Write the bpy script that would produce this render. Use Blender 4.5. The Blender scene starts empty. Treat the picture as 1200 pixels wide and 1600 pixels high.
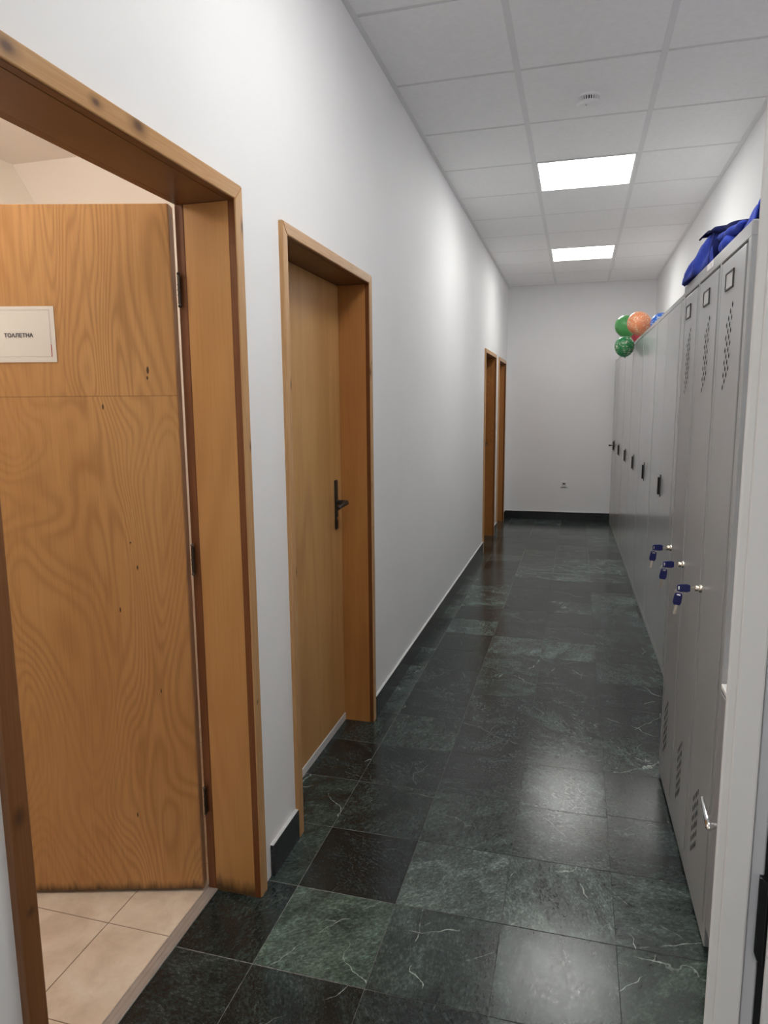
import bpy, bmesh, math, random
from mathutils import Vector, Matrix, noise
random.seed(7)
C = bpy.context.scene.collection
PI = math.pi
# ------------------------------------------------------------------ dimensions (metres)
H = 2.868; W = 1.711; D = 8.876; YB = -2.6           # ceiling height, width, far wall, near wall
T1 = 0.5635; R0 = 3.3017                             # ceiling grid origin
WT = 0.15                                            # left wall thickness

# ------------------------------------------------------------------ mesh helpers
class MB:
    def __init__(self):
        self.bm = bmesh.new()
    def _xf(self, vs, M):
        if M is not None:
            for v in vs: v.co = M @ v.co
    def box(self, x0, x1, y0, y1, z0, z1, bev=0.0, seg=2, M=None):
        b = bmesh.new()
        r = bmesh.ops.create_cube(b, size=1.0)
        for v in b.verts:
            v.co = Vector(((v.co.x + .5) * (x1 - x0) + x0, (v.co.y + .5) * (y1 - y0) + y0, (v.co.z + .5) * (z1 - z0) + z0))
        if bev > 0:
            bmesh.ops.bevel(b, geom=list(b.edges), offset=bev, segments=seg, profile=.5, affect='EDGES')
        self._merge(b, M); return self
    def _merge(self, b, M=None):
        if M is not None:
            bmesh.ops.transform(b, matrix=M, verts=b.verts)
        me = bpy.data.meshes.new('tmp'); b.to_mesh(me); b.free()
        self.bm.from_mesh(me); bpy.data.meshes.remove(me)
    def prism(self, poly, axis, a0, a1, bev=0.0, seg=2, M=None):
        """polygon in the two other axes, extruded along axis from a0 to a1"""
        b = bmesh.new()
        def P(p, a):
            if axis == 'x': return Vector((a, p[0], p[1]))
            if axis == 'y': return Vector((p[0], a, p[1]))
            return Vector((p[0], p[1], a))
        A = [b.verts.new(P(p, a0)) for p in poly]; B = [b.verts.new(P(p, a1)) for p in poly]
        n = len(poly)
        b.faces.new(A); b.faces.new(B[::-1])
        for i in range(n):
            b.faces.new((A[i], B[i], B[(i + 1) % n], A[(i + 1) % n]))
        bmesh.ops.recalc_face_normals(b, faces=b.faces)
        if bev > 0:
            bmesh.ops.bevel(b, geom=list(b.edges), offset=bev, segments=seg, profile=.5, affect='EDGES')
        self._merge(b, M); return self
    def lathe(self, prof, n=40, M=None):
        b = bmesh.new(); rings = []
        for (r, z) in prof:
            if r < 1e-6: rings.append([b.verts.new((0, 0, z))])
            else: rings.append([b.verts.new((r * math.cos(2 * PI * i / n), r * math.sin(2 * PI * i / n), z)) for i in range(n)])
        for a, c in zip(rings, rings[1:]):
            for i in range(n):
                j = (i + 1) % n
                if len(a) == 1 and len(c) == 1: continue
                if len(a) == 1: b.faces.new((a[0], c[i], c[j]))
                elif len(c) == 1: b.faces.new((a[i], c[0], a[j]))
                else: b.faces.new((a[i], c[i], c[j], a[j]))
        bmesh.ops.recalc_face_normals(b, faces=b.faces)
        self._merge(b, M); return self
    def tube(self, pts, r, n=12, caps=True, M=None):
        b = bmesh.new(); pts = [Vector(p) for p in pts]; rings = []
        rr = r if isinstance(r, (list, tuple)) else [r] * len(pts)
        up = None
        for i, p in enumerate(pts):
            t = (pts[min(i + 1, len(pts) - 1)] - pts[max(i - 1, 0)]).normalized()
            if up is None:
                up = Vector((0, 0, 1)) if abs(t.z) < .9 else Vector((1, 0, 0))
            u = (up - t * up.dot(t)).normalized(); v = t.cross(u); up = u
            rings.append([b.verts.new(p + (u * math.cos(2 * PI * k / n) + v * math.sin(2 * PI * k / n)) * rr[i]) for k in range(n)])
        for a, c in zip(rings, rings[1:]):
            for k in range(n):
                b.faces.new((a[k], c[k], c[(k + 1) % n], a[(k + 1) % n]))
        if caps:
            b.faces.new(rings[0][::-1]); b.faces.new(rings[-1])
        bmesh.ops.recalc_face_normals(b, faces=b.faces)
        self._merge(b, M); return self
    def build(self, name, mat, parent=None, smooth=False, loc=None):
        me = bpy.data.meshes.new(name)
        self.bm.to_mesh(me); self.bm.free()
        me.materials.append(mat)
        if smooth:
            for p in me.polygons: p.use_smooth = True
        o = bpy.data.objects.new(name, me); C.objects.link(o)
        if parent is not None: o.parent = parent
        if loc: o.location = loc
        return o

def smooth_angle(o, deg=35):
    me = o.data
    for p in me.polygons: p.use_smooth = True
    try: me.set_sharp_from_angle(angle=math.radians(deg))
    except Exception: pass
    return o

def tag(o, label=None, cat=None, group=None, kind=None):
    if label: o['label'] = label
    if cat: o['category'] = cat
    if group: o['group'] = group
    if kind: o['kind'] = kind
    return o

def empty(name, loc=(0, 0, 0), rz=0):
    o = bpy.data.objects.new(name, None); C.objects.link(o)
    o.location = loc; o.rotation_euler = (0, 0, rz); o.empty_display_size = .1
    return o

def copy_tree(o, parent=None):
    c = o.copy(); C.objects.link(c)
    if parent is not None: c.parent = parent
    for ch in list(o.children): copy_tree(ch, c)
    return c

# ------------------------------------------------------------------ material helpers
def new_mat(name):
    m = bpy.data.materials.new(name); m.use_nodes = True
    nt = m.node_tree; nt.nodes.clear()
    out = nt.nodes.new('ShaderNodeOutputMaterial'); p = nt.nodes.new('ShaderNodeBsdfPrincipled')
    nt.links.new(p.outputs[0], out.inputs[0])
    return m, nt, p
def N(nt, t, **kw):
    n = nt.nodes.new(t)
    for k, v in kw.items():
        if k.startswith('i_'):
            key = k[2:]
            n.inputs[int(key) if key.isdigit() else key.replace('_', ' ')].default_value = v
        else: setattr(n, k, v)
    return n
def L(nt, a, b): nt.links.new(a, b)
def math_n(nt, op, a, b=None, clamp=False):
    n = nt.nodes.new('ShaderNodeMath'); n.operation = op; n.use_clamp = clamp
    for i, v in enumerate((a, b)):
        if v is None: continue
        if hasattr(v, 'is_output') or isinstance(v, bpy.types.NodeSocket): nt.links.new(v, n.inputs[i])
        else: n.inputs[i].default_value = v
    return n.outputs[0]
def mix_c(nt, fac, a, b, blend='MIX'):
    n = nt.nodes.new('ShaderNodeMix'); n.data_type = 'RGBA'; n.blend_type = blend; n.clamp_factor = True
    def setv(s, v):
        if isinstance(v, bpy.types.NodeSocket): nt.links.new(v, s)
        elif isinstance(v, (int, float)): s.default_value = v
        else: s.default_value = (*v, 1) if len(v) == 3 else v
    setv(n.inputs[0], fac); setv(n.inputs[6], a); setv(n.inputs[7], b)
    return n.outputs[2]
def ramp(nt, fac, stops):
    n = nt.nodes.new('ShaderNodeValToRGB'); cr = n.color_ramp
    while len(cr.elements) < len(stops): cr.elements.new(.5)
    for e, (p, c) in zip(cr.elements, stops):
        e.position = p; e.color = (*c, 1) if len(c) == 3 else c
    nt.links.new(fac, n.inputs[0]); return n.outputs[0]
def rampf(nt, fac, a, b, lo=0.0, hi=1.0):
    n = nt.nodes.new('ShaderNodeMapRange'); n.clamp = True
    nt.links.new(fac, n.inputs[0])
    for i, v in zip((1, 2, 3, 4), (a, b, lo, hi)): n.inputs[i].default_value = v
    return n.outputs[0]
def objco(nt, scale=(1, 1, 1), loc=(0, 0, 0)):
    tc = nt.nodes.new('ShaderNodeTexCoord'); mp = nt.nodes.new('ShaderNodeMapping')
    mp.inputs['Scale'].default_value = scale; mp.inputs['Location'].default_value = loc
    nt.links.new(tc.outputs['Object'], mp.inputs[0]); return mp.outputs[0]
def noise_n(nt, vec, scale, detail=2, rough=.5, dist=0):
    n = nt.nodes.new('ShaderNodeTexNoise'); n.inputs['Scale'].default_value = scale
    n.inputs['Detail'].default_value = detail; n.inputs['Roughness'].default_value = rough
    n.inputs['Distortion'].default_value = dist
    nt.links.new(vec, n.inputs['Vector']); return n.outputs['Fac']
def bump(nt, p, h, strength=.1, dist=.002):
    b = nt.nodes.new('ShaderNodeBump'); b.inputs['Strength'].default_value = strength; b.inputs['Distance'].default_value = dist
    nt.links.new(h, b.inputs['Height']); nt.links.new(b.outputs[0], p.inputs['Normal'])

def plain(name, col, rough=.5, metal=0.0, spec=.5, var=0.04, nscale=8, bumps=0.0, bscale=300, coat=0):
    m, nt, p = new_mat(name)
    v = objco(nt)
    f = noise_n(nt, v, nscale, 4)
    d = tuple(c * (1 - var) for c in col); l = tuple(min(1, c * (1 + var)) for c in col)
    L(nt, ramp(nt, f, [(.3, d), (.7, l)]), p.inputs['Base Color'])
    p.inputs['Roughness'].default_value = rough; p.inputs['Metallic'].default_value = metal
    p.inputs['Specular IOR Level'].default_value = spec
    if coat: p.inputs['Coat Weight'].default_value = coat; p.inputs['Coat Roughness'].default_value = .08
    if bumps: bump(nt, p, noise_n(nt, v, bscale, 3), bumps, .001)
    return m

def sphere_mask(nt, co, pos, rad, soft=.35):
    """1 inside an ellipsoid about pos"""
    s = nt.nodes.new('ShaderNodeVectorMath'); s.operation = 'SUBTRACT'; nt.links.new(co, s.inputs[0]); s.inputs[1].default_value = pos
    q = nt.nodes.new('ShaderNodeVectorMath'); q.operation = 'DIVIDE'; nt.links.new(s.outputs[0], q.inputs[0]); q.inputs[1].default_value = rad
    ln = nt.nodes.new('ShaderNodeVectorMath'); ln.operation = 'LENGTH'; nt.links.new(q.outputs[0], ln.inputs[0])
    return ln.outputs['Value']

def ply_mat(name, dark, mid, light, seed=0, hs=3.0, vs=.8, rings=30, seam=None, dirt=None, rough=.34, marks=()):
    """rotary cut plywood: contour figure stretched upwards, fine fibres"""
    m, nt, p = new_mat(name)
    raw = objco(nt)
    v = objco(nt, (hs, hs, vs), (seed * 3.1, seed * 1.7, seed))
    f1 = noise_n(nt, v, 1.0, 1.5, .45, .6)
    f = f1
    if seam is not None:                               # a veneer joint: another sheet above it
        v2 = objco(nt, (hs * 1.1, hs * 1.1, vs * .8), (seed + 9, seed + 4, 3))
        f2 = noise_n(nt, v2, 1.0, 1.5, .45, .6)
        sp = nt.nodes.new('ShaderNodeSeparateXYZ'); L(nt, raw, sp.inputs[0])
        up = math_n(nt, 'GREATER_THAN', sp.outputs[2], seam)
        mx = nt.nodes.new('ShaderNodeMix'); mx.data_type = 'FLOAT'
        L(nt, up, mx.inputs[0]); L(nt, f1, mx.inputs[2]); L(nt, f2, mx.inputs[3]); f = mx.outputs[0]
    s = math_n(nt, 'SINE', math_n(nt, 'MULTIPLY', f, rings * 6.283))
    s = rampf(nt, s, -1, 1)
    s = math_n(nt, 'POWER', s, 1.6)
    fib = noise_n(nt, objco(nt, (170, 170, 5)), 1.0, 3, .6)
    big = noise_n(nt, objco(nt, (4, 4, .9), (seed, 2, 5)), 1.0, 3, .6)
    c = mix_c(nt, rampf(nt, big, .3, .72), mid, light)
    figw = rampf(nt, noise_n(nt, objco(nt, (3, 3, 1.2), (seed, 7, 1)), 1.0, 2), .35, .7, .15, .5)
    c = mix_c(nt, math_n(nt, 'MULTIPLY', s, figw), c, dark)
    c = mix_c(nt, rampf(nt, fib, .45, .8, 0, .42), c, dark)
    blot = noise_n(nt, objco(nt, (9, 9, 2.2), (1, seed, 2)), 1.0, 2)
    c = mix_c(nt, rampf(nt, blot, .55, .8, 0, .3), c, dark)
    if seam is not None:
        d = math_n(nt, 'ABSOLUTE', math_n(nt, 'SUBTRACT', sp.outputs[2], seam))
        c = mix_c(nt, rampf(nt, d, .0008, .0018, .45, 0), c, tuple(x * .35 for x in dark))
    for (pos, rad) in marks:                           # small pinholes and scratches in the veneer
        c = mix_c(nt, rampf(nt, sphere_mask(nt, raw, pos, rad), .6, 1.0, .9, 0), c, (.02, .01, .006))
    if dirt is not None:                               # scuffed, water stained foot of the board
        sz = nt.nodes.new('ShaderNodeSeparateXYZ'); L(nt, raw, sz.inputs[0])
        dn = noise_n(nt, objco(nt, (60, 60, 8)), 1.0, 3, .6)
        hh = math_n(nt, 'SUBTRACT', sz.outputs[2], math_n(nt, 'MULTIPLY', dn, dirt * 1.2))
        c = mix_c(nt, rampf(nt, hh, -dirt * .35, dirt * .45, .85, 0), c, (.03, .02, .012))
    L(nt, c, p.inputs['Base Color'])
    L(nt, rampf(nt, big, .2, .8, rough - .05, rough + .08), p.inputs['Roughness'])
    p.inputs['Specular IOR Level'].default_value = .35
    bump(nt, p, fib, .06, .0006)
    return m

def pine_mat(name, base, dark, axis='z', seed=0, knots=(), rough=.36):
    m, nt, p = new_mat(name)
    raw = objco(nt)
    k = 60; a = 2.2
    sc = {'z': (k, k, a), 'y': (k, a, k), 'x': (a, k, k)}[axis]
    co = raw
    g = noise_n(nt, objco(nt, sc, (seed, seed * 2, seed * 3)), 1.0, 2, .5, .3)
    w = math_n(nt, 'SINE', math_n(nt, 'MULTIPLY', g, 40))
    c = mix_c(nt, rampf(nt, w, -1, 1, 0, .5), base, dark)
    big = noise_n(nt, objco(nt, tuple(x / 8 for x in sc), (seed, 1, 1)), 1.0, 2)
    c = mix_c(nt, rampf(nt, big, .35, .7, 0, .5), c, dark)
    for (pos, rad) in knots:
        q = sphere_mask(nt, raw, pos, rad)
        c = mix_c(nt, rampf(nt, q, .9, 2.0, .6, 0), c, tuple(x * .55 for x in dark))
        c = mix_c(nt, rampf(nt, q, .35, 1.0, .8, 0), c, (.085, .035, .022))
    L(nt, c, p.inputs['Base Color'])
    p.inputs['Roughness'].default_value = rough; p.inputs['Specular IOR Level'].default_value = .35
    bump(nt, p, g, .08, .0008)
    return m

# ------------------------------------------------------------------ materials
M_wall = plain('wall_paint', (.87, .87, .88), .62, var=.012, nscale=3, bumps=.12, bscale=260, spec=.3)
M_wallR = plain('wall_paint_right', (.87, .87, .87), .62, var=.012, nscale=3, bumps=.12, bscale=260, spec=.3)
M_toilet = plain('toilet_paint', (.80, .75, .70), .6, var=.015, nscale=3)
M_toiletlit = plain('toilet_sloped_lit', (.92, .91, .86), .6, var=.01, nscale=3)  # slope lightened in colour to stand in for stronger light
M_panel = plain('ceiling_panel', (.92, .918, .925), .85, var=.02, nscale=40, bumps=.15, bscale=500, spec=.15)
M_grid = plain('grid_metal', (.80, .80, .81), .5, var=.01)
M_gap = plain('joint_shade', (.03, .03, .03), .8)
M_black = plain('black_plastic', (.012, .012, .013), .35)
M_hole = plain('hole_black', (.006, .006, .006), .9, spec=.1)
M_chrome = plain('chrome', (.85, .85, .86), .12, 1.0)
M_brass = plain('nickel', (.78, .72, .62), .22, 1.0)
M_bronze = plain('hinge_bronze', (.07, .055, .045), .38, .8)
M_alu = plain('aluminium_strip', (.50, .47, .45), .38, .6, var=.06, nscale=30)
M_white = plain('white_plastic', (.90, .90, .90), .35)
M_pvc = plain('white_door_paint', (.76, .745, .73), .38, var=.01)
M_pvcgrey = plain('grey_door_seal', (.55, .555, .58), .45)
M_sill = plain('white_sill', (.72, .70, .69), .4)
M_paper = plain('paper', (.70, .685, .655), .5, var=.01)
M_ink = plain('navy_ink', (.02, .02, .05), .6)
M_line = plain('grey_print', (.26, .26, .26), .6)
M_red = plain('red_print', (.40, .03, .04), .6)
M_blueplastic = plain('blue_key_plastic', (.012, .018, .13), .3)
M_skirt = plain('black_granite_skirting', (.018, .02, .021), .22, var=.35, nscale=60)
M_skirttop = plain('skirting_top_pale', (.6, .6, .6), .6)
M_boxgrey = plain('cabinet_light_grey', (.36, .36, .385), .45, var=.01)
M_boxtop = plain('cabinet_white_top', (.88, .88, .87), .4, var=.01)

def locker_mat(name, col, rough):
    m, nt, p = new_mat(name)
    v = objco(nt)
    L(nt, ramp(nt, noise_n(nt, v, 2.5, 3), [(.3, tuple(c * .97 for c in col)), (.7, tuple(c * 1.03 for c in col))]), p.inputs['Base Color'])
    p.inputs['Roughness'].default_value = rough
    p.inputs['Specular IOR Level'].default_value = .5
    # orange-peel of powder coat and slightly wavy sheet
    b2 = noise_n(nt, objco(nt, (1, 5, .5)), 1.0, 1)
    bump(nt, p, b2, .10, .004)
    return m
M_lock = locker_mat('locker_grey_enamel', (.385, .395, .41), .28)
M_lockside = M_lock
M_cab = locker_mat('cabinet_grey_enamel', (.47, .465, .47), .17)

DK, MD, LT = (.265, .118, .041), (.44, .222, .080), (.53, .298, .122)
M_leaf1 = ply_mat('plywood_door', DK, MD, LT, 1, 3.9, 1.25, 30, seam=1.458, dirt=.035,
                  marks=[((.075, -.0005, 1.525), (.004, .01, .012)), ((.077, -.0005, 1.505), (.003, .01, .006)), ((.20, -.0005, 1.43), (.003, .01, .009)),
                         ((.15, -.0005, 1.06), (.003, .01, .003)), ((.135, -.0005, .99), (.0025, .01, .008)), ((.19, -.0005, .87), (.0025, .01, .009)),
                         ((.18, -.0005, .25), (.0025, .01, .009)), ((.09, -.0005, .63), (.002, .01, .008))])
M_leaf2 = ply_mat('plywood_door_plain', (.40, .19, .065), (.56, .30, .105), (.64, .375, .15), 4, 5.0, .30, 5)
M_leaf3 = ply_mat('plywood_door_far', DK, (.40, .17, .045), (.46, .21, .06), 6, 5, .6, 12)
M_jamb = ply_mat('plywood_jamb', (.33, .15, .048), (.44, .22, .074), (.49, .265, .10), 2, 4.0, .5, 12, dirt=.05)
M_jamb2 = ply_mat('plywood_jamb_red', (.30, .115, .034), (.44, .19, .055), (.49, .225, .07), 3, 5.0, .3, 6)
M_jambfar = ply_mat('plywood_jamb_figured', (.19, .068, .018), (.36, .15, .038), (.40, .175, .048), 8, 9.0, 3.0, 14)
PB, PD = (.60, .36, .17), (.44, .22, .08)
RB, RD = (.185, .066, .022), (.12, .038, .012)
M_edge = pine_mat('door_edge_lipping', (.42, .22, .11), (.28, .13, .06), 'z', 5)

# ------------------------------------------------------------------ FLOOR
def floor_tiles():
    bm = bmesh.new()
    col = bm.loops.layers.float_color.new('tile')
    sed = bm.loops.layers.float_color.new('seed')
    X0, Y0, TX, TY, g = 0.0965, 1.748, .3035, .3055, .0009
    xs = [-.155] + [X0 + TX * k for k in range(0, 6)] + [1.93]
    special = {  # (col,row): tone, green, vein, speckle      col 1 = x .0965-.40, row 0 = y 1.748-2.05
        (1, 0): (.06, .0, .30, .15), (2, 0): (.75, .35, .3, .95), (3, 0): (.55, .45, .8, .45), (4, 0): (.42, .5, .9, .25),
        (0, 0): (.30, .7, .15, .3), (1, -1): (.78, .95, .7, .35), (2, -1): (.36, .45, .9, .3), (3, -1): (.42, .3, .3, .55), (4, -1): (.52, .9, 1., .2),
        (0, -1): (.12, .3, .2, .25), (0, -2): (.14, .25, .2, .35), (1, -2): (.13, .25, .5, .3), (2, -2): (.14, .25, .8, .25), (3, -2): (.4, .3, .3, .3),
        (0, 1): (.26, .6, .85, .3), (0, 2): (.10, .2, .8, .2), (1, 1): (.24, .35, .5, .45), (2, 1): (.36, .5, .35, .4), (3, 1): (.30, .3, .5, .4), (4, 1): (.22, .25, .3, .15),
        (1, 2): (.18, .25, .45, .45), (2, 2): (.20, .25, .3, .3), (3, 2): (.42, .35, .3, .3), (4, 2): (.20, .25, .2, .2),
        (1, 3): (.34, .45, .4, .6), (2, 3): (.16, .2, .35, .3), (3, 3): (.32, .3, .4, .3), (4, 3): (.36, .45, .7, .3),
        (1, 4): (.22, .3, .3, .45), (2, 4): (.26, .3, .2, .5), (3, 4): (.34, .4, .5, .3), (4, 4): (.16, .2, .7, .25), (0, 3): (.25, .5, .4, .4),
        (3, 5): (.18, .2, .3, .3), (2, 5): (.36, .7, .7, .3), (4, 5): (.14, .2, .8, .25), (2, 6): (.40, .5, .6, .3), (3, 6): (.20, .25, .7, .3), (4, 6): (.38, .4, .4, .4),
    }
    rnd = random.Random(11)
    for ci in range(len(xs) - 1):
        x0, x1 = xs[ci], xs[ci + 1]
        off = [0, 0, .008, -.012, .004, .0, 0][ci] if ci < 7 else 0
        ri = -15
        while True:
            y0 = Y0 + TY * ri + (off if ri > 1 else 0); y1 = Y0 + TY * (ri + 1) + (off if ri + 1 > 1 else 0)
            if y0 > D + .1: break
            t = special.get((ci, ri))
            if t is None:
                t = (rnd.choice([.12, .18, .25, .3, .38, .45, .55] if ri < 3 else [.15, .22, .32, .42, .52, .66, .8]), rnd.uniform(.15, .6), rnd.choice([.2, .3, .5, .8]), rnd.uniform(.15, .5))
            sd = (rnd.random() * 9, rnd.random() * 9, rnd.random() * 9)
            rz = rnd.uniform(-.00015, .00015)
            gy = .0016
            vs = [bm.verts.new((x0 + g, y0 + gy, rz)), bm.verts.new((x1 - g, y0 + gy, -rz)), bm.verts.new((x1 - g, y1 - gy, -rz)), bm.verts.new((x0 + g, y1 - gy, rz))]
            lo = [bm.verts.new((v.co.x, v.co.y, -.02)) for v in vs]
            fs = [bm.faces.new(vs)] + [bm.faces.new((vs[i], lo[i], lo[(i + 1) % 4], vs[(i + 1) % 4])) for i in range(4)]
            for f in fs:
                for lp in f.loops:
                    lp[col] = t; lp[sed] = (*sd, rnd.choice([0, 1]))
            ri += 1
    bmesh.ops.recalc_face_normals(bm, faces=bm.faces)
    return bm
m, nt, p = new_mat('green_slate_tiles')
at = nt.nodes.new('ShaderNodeAttribute'); at.attribute_name = 'tile'
se = nt.nodes.new('ShaderNodeAttribute'); se.attribute_name = 'seed'
sep = nt.nodes.new('ShaderNodeSeparateColor'); L(nt, at.outputs['Color'], sep.inputs[0])
tone, green, vein, speck = sep.outputs[0], sep.outputs[1], sep.outputs[2], at.outputs['Alpha']
raw = objco(nt)
sc = nt.nodes.new('ShaderNodeVectorMath'); sc.operation = 'SCALE'; L(nt, se.outputs['Vector'], sc.inputs[0]); sc.inputs['Scale'].default_value = 7.0
ad = nt.nodes.new('ShaderNodeVectorMath'); ad.operation = 'ADD'; L(nt, raw, ad.inputs[0]); L(nt, sc.outputs[0], ad.inputs[1])
# stone bedding runs a different way in each tile
rt = nt.nodes.new('ShaderNodeVectorRotate'); rt.rotation_type = 'Z_AXIS'; L(nt, ad.outputs[0], rt.inputs['Vector'])
sp3 = nt.nodes.new('ShaderNodeSeparateXYZ'); L(nt, se.outputs['Vector'], sp3.inputs[0])
L(nt, math_n(nt, 'MULTIPLY', sp3.outputs[0], .34), rt.inputs['Angle'])
co = rt.outputs[0]
st = nt.nodes.new('ShaderNodeMapping'); st.inputs['Scale'].default_value = (1, 1.7, 1); L(nt, co, st.inputs[0]); cs = st.outputs[0]
cloud = noise_n(nt, cs, 5.5, 6, .66, .7)
gran = noise_n(nt, cs, 75, 7, .8, .4)
flake = noise_n(nt, cs, 120, 4, .75, .3)
fine = noise_n(nt, co, 260, 3, .7)
base = mix_c(nt, tone, (.006, .0098, .0108), (.084, .108, .106))
greenc = mix_c(nt, tone, (.006, .0125, .0108), (.074, .112, .090))
base = mix_c(nt, green, base, greenc)
base = mix_c(nt, 1.0, base, ramp(nt, cloud, [(.30, (.30, .30, .30)), (.5, (.95, .95, .95)), (.70, (2.0, 2.0, 2.0))]), 'MULTIPLY')
base = mix_c(nt, 1.0, base, ramp(nt, gran, [(.34, (.32, .32, .32)), (.5, (.9, .9, .9)), (.66, (2.0, 2.0, 2.0))]), 'MULTIPLY')
lite = mix_c(nt, green, (.30, .315, .305), (.25, .31, .26))
sm = math_n(nt, 'MULTIPLY', rampf(nt, gran, .54, .70), rampf(nt, cloud, .44, .64))
base = mix_c(nt, math_n(nt, 'MULTIPLY', sm, math_n(nt, 'MULTIPLY', speck, .95)), base, lite)
base = mix_c(nt, math_n(nt, 'MULTIPLY', rampf(nt, flake, .59, .68), math_n(nt, 'MULTIPLY', speck, .7)), base, lite)
base = mix_c(nt, rampf(nt, fine, .70, .78, 0, .25), base, lite)
# thin pale calcite veins, broken up along their length
sv = nt.nodes.new('ShaderNodeSeparateXYZ'); L(nt, co, sv.inputs[0])
wav = noise_n(nt, co, 3.0, 3, .55); wav2 = noise_n(nt, co, 14, 3, .6)
def veins(au, av, freq, wob, wid, b0, b1, bs, amt, colr, base):
    t = math_n(nt, 'ADD', math_n(nt, 'MULTIPLY', sv.outputs[0], au * freq), math_n(nt, 'MULTIPLY', sv.outputs[1], av * freq))
    t = math_n(nt, 'ADD', t, math_n(nt, 'MULTIPLY', wav, wob)); t = math_n(nt, 'ADD', t, math_n(nt, 'MULTIPLY', wav2, .10))
    d = math_n(nt, 'ABSOLUTE', math_n(nt, 'SUBTRACT', math_n(nt, 'FRACT', t), .5))
    w = math_n(nt, 'MULTIPLY', rampf(nt, gran, .35, .65, .15, 1.7), wid * freq)
    k = math_n(nt, 'LESS_THAN', d, w)
    k = math_n(nt, 'MULTIPLY', k, rampf(nt, noise_n(nt, co, bs, 3), b0, b1))
    k = math_n(nt, 'MULTIPLY', k, rampf(nt, vein, .2, 1.0, 0, amt))
    return mix_c(nt, k, base, colr)
base = veins(1, .25, 2.2, .75, .0016, .46, .58, 7, .9, (.50, .56, .51), base)
base = veins(-.3, 1, 2.9, .55, .0013, .50, .60, 9, .85, (.44, .50, .45), base)
base = veins(.7, .7, 6.5, .9, .0009, .56, .64, 12, .7, (.34, .40, .36), base)
L(nt, base, p.inputs['Base Color'])
L(nt, rampf(nt, gran, .34, .66, .09, .27), p.inputs['Roughness'])
p.inputs['Specular IOR Level'].default_value = .43
hb = math_n(nt, 'ADD', math_n(nt, 'ADD', math_n(nt, 'MULTIPLY', gran, .8), math_n(nt, 'MULTIPLY', flake, .35)), cloud)
bump(nt, p, hb, .13, .0016)
M_tile = m
def grout():
    m, nt, p = new_mat('grout')
    co = objco(nt); sx = nt.nodes.new('ShaderNodeSeparateXYZ'); L(nt, co, sx.inputs[0])
    n = noise_n(nt, co, 45, 3)
    pale = math_n(nt, 'MULTIPLY', rampf(nt, sx.outputs[0], .2, .5, 1, .12), rampf(nt, n, .35, .6, .35, 1))
    L(nt, mix_c(nt, pale, (.02, .022, .022), (.24, .245, .235)), p.inputs['Base Color']); p.inputs['Roughness'].default_value = .85
    return m
M_grout = grout()

me = bpy.data.meshes.new('floor'); b_ = floor_tiles(); b_.to_mesh(me); b_.free(); me.materials.append(M_tile)
fl = bpy.data.objects.new('floor', me); C.objects.link(fl)
tag(fl, 'polished dark green slate tiled corridor floor with pale veins', 'floor', kind='structure')
g_ = MB().box(-.155, 1.93, YB - .2, D + .15, -.06, -.0007).build('grout_bed', M_grout, fl)

# toilet floor: cream tiles
def cream():
    m, nt, p = new_mat('cream_tiles')
    co = objco(nt)
    n1 = noise_n(nt, co, 9, 5, .6, .4); n2 = noise_n(nt, co, 60, 4, .6)
    c = ramp(nt, n1, [(.3, (.52, .42, .33)), (.52, (.64, .54, .435)), (.75, (.72, .635, .54))])
    c = mix_c(nt, rampf(nt, n2, .55, .8, 0, .25), c, (.42, .30, .20))
    L(nt, c, p.inputs['Base Color']); p.inputs['Roughness'].default_value = .45
    bump(nt, p, n1, .1, .002)
    return m
M_cream = cream(); M_creamgrout = plain('cream_grout', (.16, .10, .065), .8)
tf = MB()
xs = [-2.39, -1.99, -1.59, -1.19, -.79, -.583 + .0, -.36, -.1655]
xs = [-2.46, -2.16, -1.86, -1.56, -1.26, -.96, -.66, -.36, -.1655]
ys = [.12, .266, .567, .868, 1.169, 1.47, 1.771, 2.072, 2.373, 2.62]
for a, b in zip(xs, xs[1:]):
    for c, d in zip(ys, ys[1:]):
        tf.box(a + .0012, b - .0012, c + .0012, d - .0012, -.02, .0, .0006, 1)
tfl = tf.build('floor_toilet', M_cream)
tag(tfl, 'cream ceramic tiled floor of the toilet room behind the open door', 'floor', kind='structure')
MB().box(-2.46, -.1655, .12, 2.62, -.05, -.0014).build('grout_bed', M_creamgrout, tfl)

# ------------------------------------------------------------------ WALLS
# openings in the left wall: (y0, y1, z1)
D1 = (.842, 1.692, 1.962); D2 = (1.998, 2.866, 1.950); D3 = (6.735, 7.602, 1.935); D4 = (7.935, 8.645, 1.935)
ops = [D1, D2, D3, D4]
mb = MB(); y = YB
for (a, b, z) in ops:
    mb.box(-WT, 0, y, a, -.05, H + .05); mb.box(-WT, 0, a, b, z, H + .05); y = b
mb.box(-WT, 0, y, D + .15, -.05, H + .05)
wl = mb.build('wall_left', M_wall); tag(wl, 'long white left wall with four wooden doorways', 'wall', kind='structure')
wr = MB().box(W, W + .15, YB, D + .15, -.05, H + .05).build('wall_right', M_wallR); tag(wr, 'white right wall behind the grey lockers', 'wall', kind='structure')
wb = MB().box(-WT, W + .15, D, D + .15, -.05, H + .05).build('wall_back', M_wall); tag(wb, 'white end wall of the corridor with one socket', 'wall', kind='structure')
wf = MB().box(-WT, W + .15, YB - .15, YB, -.05, H + .05).build('wall_front', M_wall); tag(wf, 'white wall closing the corridor behind the viewpoint', 'wall', kind='structure')
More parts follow.
